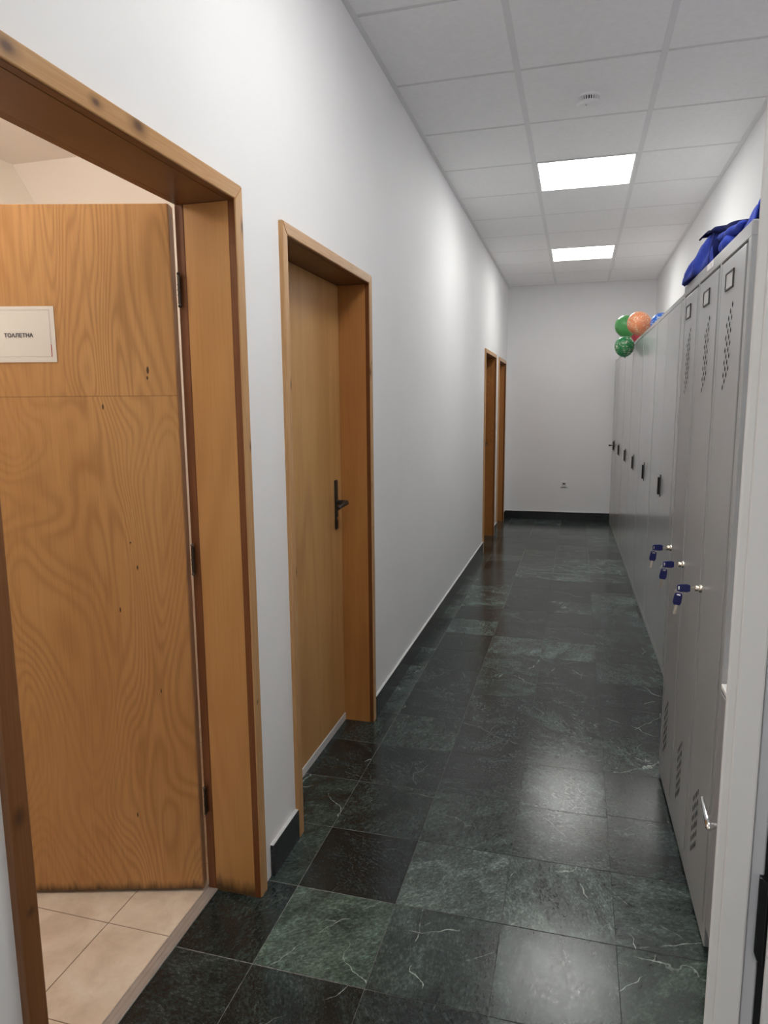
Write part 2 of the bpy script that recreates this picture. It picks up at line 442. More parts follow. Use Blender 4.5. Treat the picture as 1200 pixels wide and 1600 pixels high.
# toilet room shell
yT, zT = 2.6, 2.459
o = MB().box(-2.6, -WT, yT, yT + .1, -.05, zT + .25).build('wall_toilet_back', M_toilet); tag(o, 'beige painted wall of the toilet room seen above the open door', 'wall', kind='structure')
o = MB().box(-2.6, -WT, .0, .1, -.05, zT + .25).build('wall_toilet_front', M_toilet); tag(o, 'beige near side wall of the toilet room', 'wall', kind='structure')
o = MB().prism([(-1.491, zT), (-1.22, 2.008), (-1.22, -.05), (-2.5, -.05), (-2.5, zT)], 'y', .1, yT).build('wall_toilet_left', M_toiletlit)
tag(o, 'sloping wall, coloured pale as if brightly lit, inside the toilet room at far left', 'wall', kind='structure')
o = MB().box(-2.6, -WT, .0, yT + .1, zT, zT + .1).build('ceiling_toilet', M_toilet); tag(o, 'low beige ceiling of the toilet room', 'ceiling', kind='structure')

# ------------------------------------------------------------------ CEILING
lights_at = [(T1, R0 + .6 * 2), (T1, R0 + .6 * 6), (T1, R0 - .6 * 3), (T1, R0 - .6 * 7)]  # last two are added panels out of view, for extra light
mb = MB()
cols = [(0.022, T1 - .011), (T1 + .011, T1 + .6 - .011), (T1 + .611, W - .022)]
k = -10
while R0 + .6 * k < D:
    y0 = max(R0 + .6 * k, YB + .02); y1 = min(R0 + .6 * (k + 1), D - .02)
    for i, (x0, x1) in enumerate(cols):
        if i == 1 and any(abs(R0 + .6 * k - ly) < .01 for _, ly in lights_at): continue
        if y1 > y0 + .02: mb.box(x0, x1, y0 + .0105, y1 - .0085, H, H + .015, .0012, 1)
    k += 1
ce = mb.build('ceiling', M_panel); tag(ce, 'suspended ceiling of white square panels', 'ceiling', kind='structure')
MB().box(-.01, W + .01, YB, D, H + .032, H + .10).build('joint_shade_board', M_gap, ce)  # dark board standing in for shade in the panel joints
mb = MB()
for x in (T1, T1 + .6):
    mb.box(x - .012, x + .012, YB, D, H - .0015, H + .03, .0004, 1)
    mb.box(x - .0135, x - .0105, YB, D, H - .0006, H + .004); mb.box(x + .0105, x + .0135, YB, D, H - .0006, H + .004)
mb.build('ceiling_runners', M_grid, ce)
mb = MB(); k = -10
while R0 + .6 * k < D:
    yk = R0 + .6 * k
    if yk > YB: mb.box(.02, W - .02, yk - .0085, yk + .0055, H + .0004, H + .012)
    k += 1
mb.build('cross_tees', plain('cross_tee_grey', (.74, .74, .75), .6), ce)
def wall_angle(name, x0, x1, y0, y1, label):
    o = MB().box(x0, x1, y0, y1, H - .002, H + .02, .0005, 1).build(name, M_grid)
    tag(o, label, 'trim', kind='structure'); return o
wall_angle('trim_1', 0.0, .024, YB, D, 'metal ceiling edge trim along the left wall')
wall_angle('trim_2', W - .026, W, YB, D, 'metal ceiling edge trim along the right wall')
wall_angle('trim_3', .024, W - .026, D - .024, D, 'metal ceiling edge trim along the end wall')

# ceiling lights
def glow_mat():
    m = bpy.data.materials.new('light_diffuser'); m.use_nodes = True; nt = m.node_tree; nt.nodes.clear()
    out = nt.nodes.new('ShaderNodeOutputMaterial'); e = nt.nodes.new('ShaderNodeEmission')
    n = noise_n(nt, objco(nt, (2.2, 6, 1), (3, 0, 0)), 1.0, 2)
    L(nt, ramp(nt, n, [(.40, (1, .95, .84)), (.56, (.97, .99, 1.0))]), e.inputs[0]); e.inputs[1].default_value = LAMP
    L(nt, e.outputs[0], out.inputs[0]); return m
LAMP = 14.0
M_glow = glow_mat()
def make_light():
    r = empty('ceiling_light')
    mb = MB()
    a, b = .2885, .2775
    mb.box(-a, a, -a, -b, -.002, .02, .0008, 1); mb.box(-a, a, b, a, -.002, .02, .0008, 1)
    mb.box(-a, -b, -b, b, -.002, .02, .0008, 1); mb.box(b, a, -b, b, -.002, .02, .0008, 1)
    mb.build('frame', M_white, r)
    MB().box(-.2775, .2775, -.2775, .2775, .001, .012).build('diffuser', M_glow, r)
    MB().box(-.28, .28, -.28, .28, .014, .026).build('housing', M_white, r)
    return r
LB = ['larger looking square ceiling light panel, just beyond the smoke detector',
      'smaller looking square ceiling light panel, farther down near the end wall',
      'added unseen square light panel over the two nearest doorways, between viewpoint and smoke detector',
      'added unseen square light panel behind the viewpoint']
lt = make_light()
for i, (x, y) in enumerate(lights_at):
    o = lt if i == 0 else copy_tree(lt)
    o.location = (x + .3, y + .3, H)
    tag(o, LB[i], 'ceiling light', 'ceiling light panels along the corridor')
# added lamp, out of view, to brighten the toilet room
tl = empty('toilet_fill_light', (-.95, 1.16, zT))
MB().lathe([(0, -.09)] + [(.09 * math.sin(PI * i / 20), -.09 * math.cos(PI * i / 20)) for i in range(1, 20)] + [(0, .09)], 32, M=Matrix.Translation((0, 0, -.19))).build('diffuser', M_glow, tl, True)
tl.children[0].data.materials.clear()
gm = bpy.data.materials.new('toilet_fill_glow'); gm.use_nodes = True
gm.node_tree.nodes.clear(); e_ = gm.node_tree.nodes.new('ShaderNodeEmission'); e_.inputs[0].default_value = (1, .93, .84, 1); e_.inputs[1].default_value = 50
o_ = gm.node_tree.nodes.new('ShaderNodeOutputMaterial'); gm.node_tree.links.new(e_.outputs[0], o_.inputs[0])
tl.children[0].data.materials.append(gm)
MB().lathe([(0, -.012), (.05, -.012), (.055, -.006), (.055, 0), (0, 0)], 32).build('base', M_white, tl)
MB().tube([(0, 0, -.11), (0, 0, -.01)], .006, 12).build('stem', M_white, tl)
tag(tl, 'added unseen globe lamp lighting the toilet room', 'ceiling light')

# smoke detector
sd = empty('smoke_detector', (.868, 3.655, H))
MB().lathe([(.0, 0), (.052, 0), (.052, -.010), (.047, -.012), (0, -.012)], 48).build('base', M_white, sd)
smooth_angle(MB().lathe([(.0, -.012), (.045, -.012), (.045, -.030), (0, -.030)], 48).build('sensing_chamber', M_hole, sd))
mb = MB()
for i in range(26):
    a = 2 * PI * i / 26
    mb.box(.0445, .050, -.0028, .0028, -.031, -.011, M=Matrix.Rotation(a, 4, 'Z'))
mb.build('slats', M_white, sd)
smooth_angle(MB().lathe([(0, -.030), (.053, -.030), (.055, -.034), (.055, -.040), (.051, -.046), (.030, -.049), (0, -.050)], 48).build('cover', M_white, sd))
MB().lathe([(0, 0), (.0035, 0), (.003, -.002), (0, -.0025)], 12, M=Matrix.Translation((-.012, -.030, -.0485))).build('indicator_light', M_line, sd)
tag(sd, 'round white smoke detector on the ceiling in front of the light panels', 'smoke detector')

# ------------------------------------------------------------------ SKIRTING
def skirt(name, boxes, label, cap):
    mb = MB(); mc = MB()
    for (x0, x1, y0, y1) in boxes:
        mb.box(x0, x1, y0, y1, 0, .102, .0012, 1)
        mc.box(x0, x1 - .002 if cap == 'l' else x1, y0, y1, .1021, .1038)
    o = mb.build(name, M_skirt); mc.build('top_strip', M_skirttop, o)  # pale strip along the skirting's top edge
    tag(o, label, 'baseboard', kind='structure'); return o
skirt('baseboard_left', [(0, .013, YB, .79), (0, .013, 1.768, 1.966), (0, .013, 2.902, 6.70), (0, .013, 7.655, 7.90), (0, .013, 8.69, D)], 'black stone skirting along the left wall between the doors', 'l')
skirt('baseboard_back', [(.013, W, D - .013, D)], 'black stone skirting along the end wall', 'b')
skirt('baseboard_right', [(W - .013, W, YB, D - .013)], 'black stone skirting along the right wall behind the lockers', 'r')

# ------------------------------------------------------------------ DOORS ON THE LEFT
def casing(parent, y0, y1, z1, tw, pr, seed, knots_l=(), knots_h=(), knots_r=(), base=PB, dark=PD, lbase=None, ldark=None):
    """mitred pine casing: outer y0..y1, top z1; face tw wide, standing pr proud of the wall"""
    bev = .003
    x0 = -.006
    ml = pine_mat('pine_casing_left', lbase or base, ldark or dark, 'z', seed, knots_l)
    mh = pine_mat('pine_casing_head', base, dark, 'y', seed + 2, knots_h)
    mr = pine_mat('pine_casing_right', base, dark, 'z', seed + 4, knots_r)
    g = .0006
    MB().prism([(y0, 0), (y0 + tw, 0), (y0 + tw, z1 - tw - g), (y0, z1 - g)], 'x', x0, pr, bev).build('casing', ml, parent)
    MB().prism([(y1 - tw, 0), (y1, 0), (y1, z1 - g), (y1 - tw, z1 - tw - g)], 'x', x0, pr, bev).build('casing', mr, parent)
    MB().prism([(y0, z1), (y1, z1), (y1 - tw, z1 - tw), (y0 + tw, z1 - tw)], 'x', x0, pr, bev).build('head_casing', mh, parent)
    return ml, mh, mr

def door_frame(name, y0, y1, z1, tw, pr, seed, depth, jm, hm, label, stop=True, **kn):
    """outer casing y0..y1/z1; lining boards fill the wall opening"""
    r = empty(name, (0, 0, 0)); tag(r, label, 'door', kind='structure')
    casing(r, y0, y1, z1, tw, pr, seed, **kn)
    a, b, c = y0 + tw, y1 - tw, z1 - tw
    th = .016
    # lining set back a hair from the casing so the casing's inner edge shows
    MB().box(-depth, -.0062, a - th + .006, a + .006 - .004, 0, c - .003).build('jamb', jm, r)
    MB().box(-depth, -.0062, b - .002, b + th - .002, 0, c - .003).build('jamb', jm, r)
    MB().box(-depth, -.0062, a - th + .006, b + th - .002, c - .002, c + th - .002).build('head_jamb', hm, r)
    return r, a, b, c

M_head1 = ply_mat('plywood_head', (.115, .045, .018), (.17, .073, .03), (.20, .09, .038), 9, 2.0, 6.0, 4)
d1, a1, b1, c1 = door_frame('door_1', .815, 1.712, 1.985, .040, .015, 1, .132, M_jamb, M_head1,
    'open plywood door nearest on the left, with its pine frame and a paper sign', True, lbase=(.26, .115, .045), ldark=(.17, .065, .022),
    knots_l=[((.015, .832, .773), (.02, .009, .013)), ((.015, .838, .60), (.02, .006, .006)), ((.015, .826, 1.35), (.02, .007, .012))],
    knots_h=[((.015, 1.272, 1.972), (.03, .022, .014)), ((.015, .943, 1.966), (.03, .02, .012)), ((.015, 1.146, 1.966), (.02, .014, .008))],
    knots_r=[((.015, 1.704, 1.885), (.02, .006, .018)), ((.015, 1.706, 1.32), (.02, .004, .012)), ((.015, 1.690, .60), (.02, .004, .006))])
# inner edges of the casing and the rebate strips are a redder stain
M_redz = pine_mat('stained_pine_stop', RB, RD, 'z', 7); M_redy = pine_mat('stained_pine_stop_head', RB, RD, 'y', 8)
def stops(r, a, b, c, x0, x1):
    MB().box(x0, x1, a - .022, a + .001, 0, c, .002, 1).build('rebate_strip', M_redz, r)
    MB().box(x0, x1, b - .003, b + .020, 0, c, .002, 1).build('rebate_strip', M_redz, r)
    MB().box(x0, x1, a - .02, b + .02, c - .001, c + .022, .002, 1).build('head_rebate_strip', M_redy, r)
stops(d1, a1, b1, c1, -.158, -.1325)
def inner_edges(r, a, b, c, pr):
    MB().box(-.006, pr - .0035, a - .004, a + .0012, 0, c - .0005).build('casing_edge', M_redz, r)
    MB().box(-.006, pr - .0035, b - .0012, b + .004, 0, c - .0005).build('casing_edge', M_redz, r)
    MB().box(-.006, pr - .0035, a, b, c - .0012, c + .004).build('casing_edge', M_redy, r)
inner_edges(d1, a1, b1, c1, .015)
# threshold strip
mb = MB().box(-.1655, -.128, a1, b1, -.004, .004, .0015, 1)
mb.box(-.150, -.1475, a1, b1, .0035, .0052); mb.box(-.1365, -.134, a1, b1, .0035, .0052); mb.box(-.162, -.1595, a1, b1, .0035, .0052)
mb.build('threshold_strip', M_alu, d1)
# the open leaf: local x along the leaf from its hinge corner, local y through its thickness, local z up
HX, HY = -.167, 1.653
ang = math.atan2(-.2785, -.9604)
leafE = bpy.data.objects.new('door_leaf', None)
bpy.data.objects.remove(leafE)
mb = MB().box(.0006, .80, 0, .040, .009, 1.944, .0012, 1)
leaf = mb.build('door_leaf', M_leaf1, d1); leaf.location = (HX, HY, 0)
# local +x -> (-.9604,-.2785); local +y must be -n = (-.2785,.9604): mirror the y axis instead of rotating
leaf.rotation_euler = (0, 0, ang)
# with this rotation local +y is (.2785,-.9604), toward the corridor, so shift the board behind its face
for v in leaf.data.vertices: v.co.y = -v.co.y
leaf.data.flip_normals()
MB().box(-.0012, .0004, -.0395, -.0005, .010, 1.943).build('edge_lipping', M_edge, leaf)
def hinge(parent, z, x, y):
    h = MB().tube([(x, y, z - .036), (x, y, z + .036)], .0042, 14)
    h.tube([(x, y, z - .045), (x, y, z - .041), (x, y, z - .037)], [.0025, .0055, .0035], 14)
    h.tube([(x, y, z + .037), (x, y, z + .041), (x, y, z + .045)], [.0035, .0055, .0025], 14)
    h.box(x - .001, x + .001, y, y + .022, z - .034, z + .034)
    for q in (-.013, .0, .013): h.tube([(x, y, z + q - .0012), (x, y, z + q + .0012)], .0052, 14)
    o = h.build('hinge', M_bronze, parent); smooth_angle(o)
for z in (1.730, 1.010, .290): hinge(d1, z, -.150, 1.6605)

# paper sign on the leaf (top-level: it hangs on the door)
sg = empty('door_sign', (HX, HY, 0)); sg.rotation_euler = (0, 0, ang)
def up_y(v): return v
SX0, SX1, SZ0, SZ1 = .311, .521, 1.548, 1.691
MB().box(SX0, SX1, .0004, .0014, SZ0, SZ1).build('sheet', M_paper, sg)
mb = MB(); i0, i1, j0, j1 = SX0 + .012, SX1 - .012, SZ0 + .014, SZ1 - .009; t = .0006
mb.box(i0, i1, .0014, .0017, j0, j0 + t); mb.box(i0, i1, .0014, .0017, j1 - t, j1); mb.box(i0, i0 + t, .0014, .0017, j0, j1); mb.box(i1 - t, i1, .0014, .0017, j0, j1)
mb.build('printed_border', M_line, sg)
MB().box(i0 - .0006, i0 + .0012, .0014, .0019, j0, j0 + .032).build('red_mark', M_red, sg)
tc = bpy.data.curves.new('lettering', 'FONT'); tc.body = 'ТОАЛЕТНА'; tc.size = .0138; tc.offset = .00035; tc.extrude = .0002; tc.align_x = 'CENTER'
to = bpy.data.objects.new('lettering', tc); C.objects.link(to)
bpy.context.view_layer.update()
dg = bpy.context.evaluated_depsgraph_get()
tm = bpy.data.meshes.new_from_object(to.evaluated_get(dg)); bpy.data.objects.remove(to)
to = bpy.data.objects.new('lettering', tm); C.objects.link(to); tm.materials.clear(); tm.materials.append(M_ink)
to.parent = sg; to.location = (.4065, .0018, 1.6125); to.rotation_euler = (PI / 2, 0, PI)
tag(sg, 'white laminated paper sign lettered ТОАЛЕТНА on the open plywood door', 'sign')

# door 2 : closed leaf, recessed
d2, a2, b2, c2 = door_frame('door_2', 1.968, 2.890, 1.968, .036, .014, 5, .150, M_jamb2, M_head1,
    'closed plywood door second from the viewpoint on the left, with black lever handle', True,
    knots_l=[((.014, 2.000, 1.493), (.02, .006, .016)), ((.014, 2.0, .905), (.02, .005, .012))],
    knots_r=[((.014, 2.86, 1.57), (.02, .008, .022)), ((.014, 2.872, 1.61), (.02, .004, .01)), ((.014, 2.862, 1.09), (.02, .004, .012)), ((.014, 2.862, .9), (.02, .003, .008))])
inner_edges(d2, a2, b2, c2, .014)
lf2 = MB().box(-.164, -.1245, a2 + .003, b2 - .004, .036, c2 - .004, .001, 1).build('door_leaf', M_leaf2, d2)
MB().box(-.164, -.122, a2 + .002, b2 - .002, 0, .034, .001, 1).build('threshold_sill', M_sill, d2)
hd = MB().box(-.1246, -.1165, 2.757, 2.787, .905, 1.118, .0038, 3)
hd.tube([(-.118, 2.772, 1.022), (-.076, 2.772, 1.022)], .010, 16)
hd.tube([(-.078, 2.776, 1.022), (-.074, 2.765, 1.022), (-.072, 2.73, 1.021), (-.072, 2.69, 1.018), (-.074, 2.655, 1.013)], [.010, .0115, .010, .009, .0085], 16)
smooth_angle(hd.build('handle', M_black, lf2), 40)
kh = MB().tube([(-.1168, 2.772, .952), (-.1155, 2.772, .952)], .007, 16); kh.build('keyhole', M_chrome, lf2)

# doors 3 and 4, far along the wall
for nm, (y0, y1), seed, lab in (('door_3', (6.700, 7.637), 11, 'third wooden doorway on the left, far down the corridor'),
                                ('door_4', (7.900, 8.680), 13, 'fourth wooden doorway on the left, last before the end wall')):
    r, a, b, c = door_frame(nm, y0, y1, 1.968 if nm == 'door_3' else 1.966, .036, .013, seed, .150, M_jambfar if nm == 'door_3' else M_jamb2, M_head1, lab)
    inner_edges(r, a, b, c, .013)
    lf = MB().box(-.164, -.1245, a + .003, b - .004, .01, c - .004, .001, 1).build('door_leaf', M_leaf3, r)
    ym = b - .10
    hd = MB().box(-.1246, -.1165, ym - .015, ym + .015, .905, 1.118, .0038, 2)
    hd.tube([(-.118, ym, 1.022), (-.076, ym, 1.022)], .010, 12)
    hd.tube([(-.077, ym + .004, 1.022), (-.073, ym - .05, 1.021), (-.074, ym - .115, 1.013)], .0095, 12)
    smooth_angle(hd.build('handle', M_black, lf), 40)

# ------------------------------------------------------------------ SOCKET ON THE END WALL
so = empty('wall_socket', (.731, D, .455))
MB().box(-.041, .041, -.009, 0, -.041, .041, .004, 3).build('frame', M_white, so)
MB().box(-.028, .028, -.0105, -.008, -.026, .024, .0015, 2).build('insert', plain('socket_grey', (.70, .70, .70), .5), so)
arch = [(-.016, -.004)] + [(.016 * math.cos(PI - PI * i / 12), -.004 + .017 * math.sin(PI * i / 12)) for i in range(13)] + [(.016, -.004)]
arch = [(-.016, -.004)] + [(-.016 * math.cos(PI * i / 12), -.003 + .017 * math.sin(PI * i / 12)) for i in range(13)] + [(.016, -.004)]
MB().prism(arch, 'y', -.0118, -.010).build('port', M_black, so)
MB().box(-.030, .030, -.0102, -.0085, -.0395, -.0335).build('label_strip', plain('label_dark', (.14, .14, .14), .5), so)
tag(so, 'small white wall socket low on the end wall', 'socket')

# ------------------------------------------------------------------ NEAR LOCKER (three narrow doors)
LX, LW, LD, LH = 1.2265, .925, .478, 1.832
lk = empty('clothes_locker', (LX, 1.787, 0), math.atan(.0145))
# local: x = 0 front, +x towards the wall; y along the corridor
t = .02
mb = MB()
mb.box(0.014, LD, .0, .018, .012, LH, .0015, 1)            # near side panel
mb.box(0.014, LD, LW - .018, LW, .012, LH, .0015, 1)
mb.box(0.014, LD, .018, LW - .018, LH - .018, LH, .0015, 1)
mb.box(0.014, LD, .018, LW - .018, .012, .05, .0015, 1)
mb.box(LD - .01, LD, .018, LW - .018, .03, LH - .01)
for yy in (.309, .617): mb.box(.03, LD - .01, yy - .004, yy + .004, .05, LH - .02)
# front frame: header, plinth, end stiles and mullions
mb.box(0, .016, 0, LW, LH - .036, LH, .002, 1); mb.box(0, .016, 0, LW, .012, .062, .002, 1)
mb.box(0, .016, 0, .027, .060, LH - .034, .002, 1); mb.box(0, .016, LW - .022, LW, .060, LH - .034, .002, 1)
mb.box(0, .016, .312, .326, .060, LH - .034, .0015, 1); mb.box(0, .016, .624, .639, .060, LH - .034, .0015, 1)
mb.build('body', M_lock, lk)
MB().box(.018, .024, .02, LW - .02, .05, LH - .03).build('dark_interior', M_hole, lk)
for (x, y) in ((.03, .03), (.03, LW - .06), (LD - .06, .03), (LD - .06, LW - .06)): MB().box(x, x + .035, y, y + .03, 0, .0125).build('foot', M_black, lk)
doors = [(.0315, .3095), (.3305, .6215), (.6435, .9005)]
def diamond(mb, y, z, w, h, x0=-.0006):
    mb.prism([(y - w, z), (y, z - h), (y + w, z), (y, z + h)], 'x', x0 - .0035, x0 - .0028)
keypos = []
for i, (a, b) in enumerate(doors):
    z0, z1 = .066, LH - .0445
    md = MB().box(-.0025, .015, a, b, z0, z1, .0022, 2)
    # pressed stiffening fold near the far edge
    md.box(-.0032, -.002, b - .0235, b - .0215, z0 + .004, z1 - .004)
    dr = md.build('door', M_lock, lk)
    mv = MB(); y00 = a + .100 - (.012 if i else 0); rows = [[0], [1], [0, 2], [1, 3], [0, 2], [1, 3], [0, 2], [1, 3], [0, 2], [1, 3], [0, 2], [1, 3], [2], [3]]
    for rI, row in enumerate(rows):
        for cI in row: diamond(mv, y00 + cI * .0163 + rI * .0008, 1.666 - rI * .0154, .0036, .0068)
    mv.build('upper_vent', M_hole, dr)
    mv = MB(); y0l = a + .134 - (.012 if i else 0)
    for rI in range(6):
        for cI in range(4):
            yy = y0l + cI * .0185; zz = .355 - cI * .0172 - rI * .0312
            mv.prism([(yy - .0022, zz - .004), (yy, zz - .0095), (yy + .0022, zz - .004), (yy + .0022, zz + .004), (yy, zz + .0095), (yy - .0022, zz + .004)], 'x', -.0041, -.0034)
    mv.build('lower_vent', M_hole, dr)
    # name card holder
    cy, cz = a + .150, 1.731
    mh = MB(); w, h, q = .043, .0225, .0045
    mh.box(-.0062, -.0020, cy - w, cy + w, cz + h - q, cz + h, .001, 1); mh.box(-.0062, -.0020, cy - w, cy + w, cz - h, cz - h + q, .001, 1)
    mh.box(-.0062, -.0020, cy - w, cy - w + q, cz - h, cz + h, .001, 1); mh.box(-.0062, -.0020, cy + w - q, cy + w, cz - h, cz + h, .001, 1)
    ho = mh.build('card_holder', plain('holder_dark_grey', (.06, .06, .06), .4), dr)
    MB().box(-.0042, -.0024, cy - w + q, cy + w - q, cz - h + q, cz + h - q).build('name_card', plain('card_grey', (.55, .55, .56), .3), ho)
    # cam lock
    ly, lz = b - .012, .903
    Mx = Matrix.Translation((-.0025, ly, lz)) @ Matrix.Rotation(-PI / 2, 4, 'Y')
    ml = MB().lathe([(.0, -.003), (.0115, -.003), (.0115, .004), (.0100, .0065), (.0085, .0075), (.0080, .016), (.0068, .0175), (0, .0175)], 28, M=Mx)
    smooth_angle(ml.build('lock', M_brass, dr), 40)
    keypos.append((ly, lz))
MB().box(-.0008, .0002, .425, .515, LH - .022, LH - .004).build('number_sticker', M_white, lk)
MB().box(-.0012, -.0006, .455, .458, LH - .018, LH - .008).build('sticker_print', M_line, lk)
tag(lk, 'grey steel clothes locker with three narrow vented doors and keys, nearest on the right', 'locker')

# keys
def make_keys():
    r = empty('key_set')
    def key(p, M):
        k = MB().box(-.030, .0, -.0009, .0009, -.0035, .0035, .0003, 1, M=M)
        for i in range(4): k.box(-.027 + i * .006, -.024 + i * .006, -.0009, .0009, .0030, .0052, M=M)
        ko = k.build('key_blade', M_brass, r)
        poly = [(-.002, -.0085), (.006, -.0118), (.026, -.0108), (.033, -.0085), (.034, 0), (.033, .0085), (.026, .0108), (.006, .0118), (-.002, .0085)]
        h = MB().prism([(x, z) for x, z in poly], 'y', -.0032, .0032, .0012, 2, M=M)
        h.build('key_head', M_blueplastic, ko)
        h = MB().box(.0265, .0305, -.0036, .0036, -.0050, .0050, .0005, 1, M=M); h.build('ring_slot', M_chrome, ko)
        return ko
    # inserted key: blade points at +x (into the lock), head outwards
    M1 = Matrix.Translation((-.014, 0, 0)) @ Matrix.Rotation(PI, 4, 'Z')
    key('key', M1)
    ring = MB().tube([(-.0435 + .009 * math.cos(a), .0, -.0125 + .009 * math.sin(a)) for a in [2 * PI * i / 28 for i in range(29)]], .0009, 8, caps=False)
    ring.build('key_ring', M_chrome, r, True)
    M2 = Matrix.Translation((-.0465, -.0005, -.0485)) @ Matrix.Rotation(.14, 4, 'Y') @ Matrix.Rotation(-PI / 2, 4, 'Y') 
    key('spare', M2)
    return r
kl = ['pair of blue headed keys in the lock of the locker door nearest the viewpoint',
      'pair of blue headed keys in the lock of the middle locker door',
      'pair of blue headed keys in the lock of the locker door farthest from the viewpoint']
ks = make_keys()
cr, sr = math.cos(math.atan(.0145)), math.sin(math.atan(.0145))
for i, (ly, lz) in enumerate(keypos):
    o = ks if i == 0 else copy_tree(ks)
    lx = -.0205
    o.location = (LX + lx * cr - ly * sr, 1.787 + lx * sr + ly * cr, lz)
    o.rotation_euler = (0, 0, math.atan(.0145) + (.0, .06, -.05)[i])
    tag(o, kl[i], 'keys', 'keys hanging in the locker doors')

# ------------------------------------------------------------------ FAR CABINETS
seams = [2.93, 3.80, 4.765, 5.585, 6.42, 7.235, 8.09, 8.845]
CH = 1.957
def cab_x(y): return 1.391 - .0123 * y
def make_cabinet(y0, y1, last=False):
    w = y1 - y0
    r = empty('metal_cabinet', (cab_x(y0), y0, 0), math.atan(.0123))
    d = W - .016 - cab_x(y0) - .012
    mb = MB()
    mb.box(.012, d, .002, .020, .0, CH, .0015, 1); mb.box(.012, d, w - .020, w - .002, 0, CH, .0015, 1)
    mb.box(.012, d, .02, w - .02, CH - .02, CH, .0015, 1); mb.box(.012, d, .02, w - .02, .0, .03)
    mb.box(d - .008, d, .02, w - .02, .02, CH - .01)
    mb.box(0, .014, .002, w - .002, CH - .026, CH, .002, 1); mb.box(0, .014, .002, w - .002, 0, .040, .002, 1)
    mb.box(0, .014, .002, .010, .036, CH - .022, .0012, 1); mb.box(0, .014, w - .010, w - .002, .036, CH - .022, .0012, 1)
    mb.build('body', M_cab, r)
    MB().box(.016, .02, .012, w - .012, .03, CH - .02).build('dark_interior', M_hole, r)
    h = w / 2
    MB().box(-.001, .013, .0125, h - .0012, .043, CH - .029, .002, 2).build('door', M_cab, r)
    dr = MB().box(-.001, .013, h + .0012, w - .0125, .043, CH - .029, .002, 2).build('door', M_cab, r)
    hy = h - .03
    hp = MB().box(-.0060, -.0005, hy - .024, hy + .024, .900, 1.026, .001, 1).build('handle_plate', plain('handle_grey', (.10, .10, .10), .35), dr)
    gl = MB().box(-.017, -.005, hy - .013, hy + .013, .912, 1.010, .003, 2)
    gl.build('handle_grip', M_black, hp)
    if last:
        MB().tube([(-.012, hy, .965), (-.045, hy, .965)], .006, 12).tube([(-.040, hy, .965), (-.062, hy, .965)], .010, 14).build('key_knob', M_black, hp)
        MB().box(-.0165, -.0055, hy - .07, hy + .07, .958, .972, .001, 1).build('cross_bar', M_black, hp)
    return r
cl = ['tall grey double-door cabinet mostly hidden directly behind the three-door locker',
      'tall grey double-door cabinet, first whose black handle shows past the three-door locker',
      'tall grey double-door cabinet, second visible handle counting from the three-door locker',
      'tall grey double-door cabinet carrying the orange and blue balloons',
      'tall grey double-door cabinet with the speckled green balloon hanging at its top corner',
      'tall grey double-door cabinet, second from the end wall',
      'tall grey double-door cabinet at the end wall, its black handle with a knob sticking out']
for i in range(7):
    o = make_cabinet(seams[i] + (.005 if i in (2, 5) else 0), seams[i + 1] - (.005 if i in (1, 4) else 0), i == 6)
    tag(o, cl[i], 'cabinet', 'tall grey cabinets along the right wall')

# ------------------------------------------------------------------ LOW PALE CABINET by the near side of the lockers
lc = empty('low_cabinet', (1.2255, 1.372, 0))
MB().box(.004, .466, .0, .412, .072, .728, .003, 2).build('body', M_boxgrey, lc)
MB().box(0, .468, -.002, .412, .728, .742, .003, 2).build('top', M_boxtop, lc)
MB().box(.03, .45, .02, .39, 0, .073).build('plinth', M_black, lc)
MB().box(.0, .0045, .004, .204, .078, .722, .0015, 1).build('door', M_boxgrey, lc)
MB().box(.0, .0045, .208, .408, .078, .722, .0015, 1).build('door', M_boxgrey, lc)
hl = MB().tube([(.0, .232, .468), (-.040, .232, .468)], .0075, 18)
hl.lathe([(0, 0), (.0135, 0), (.0135, .006), (0, .006)], 24, M=Matrix.Translation((.001, .232, .468)) @ Matrix.Rotation(-PI / 2, 4, 'Y'))
hl.tube([(-.042, .222, .462), (-.042, .227, .465), (-.042, .232, .468), (-.042, .245, .470)], [.006, .0085, .0085, .0085], 18)
hl.tube([(-.042, .240, .469), (-.042, .27, .472), (-.041, .31, .474), (-.040, .335, .475)], [.0085, .0075, .006, .0045], 18)
smooth_angle(hl.build('handle', M_chrome, lc), 40)['label'] = 'chrome lever handle'
tag(lc, 'low grey cabinet with white top and chrome lever, beside the near locker end', 'cabinet')

# ------------------------------------------------------------------ WHITE DOOR AT THE RIGHT EDGE (open leaf seen on its latch edge)
# leaf runs away from its latch edge E along u; v points to its right
E = Vector((1.0135, .72, 0)); u = Vector((.262, 1, 0)).normalized(); rz5 = math.atan2(u.y, u.x)
d5 = empty('door_5', (E.x, E.y, 0), rz5); tag(d5, 'white door standing open at the right edge, seen on its latch edge with a black lock plate', 'door', kind='structure')
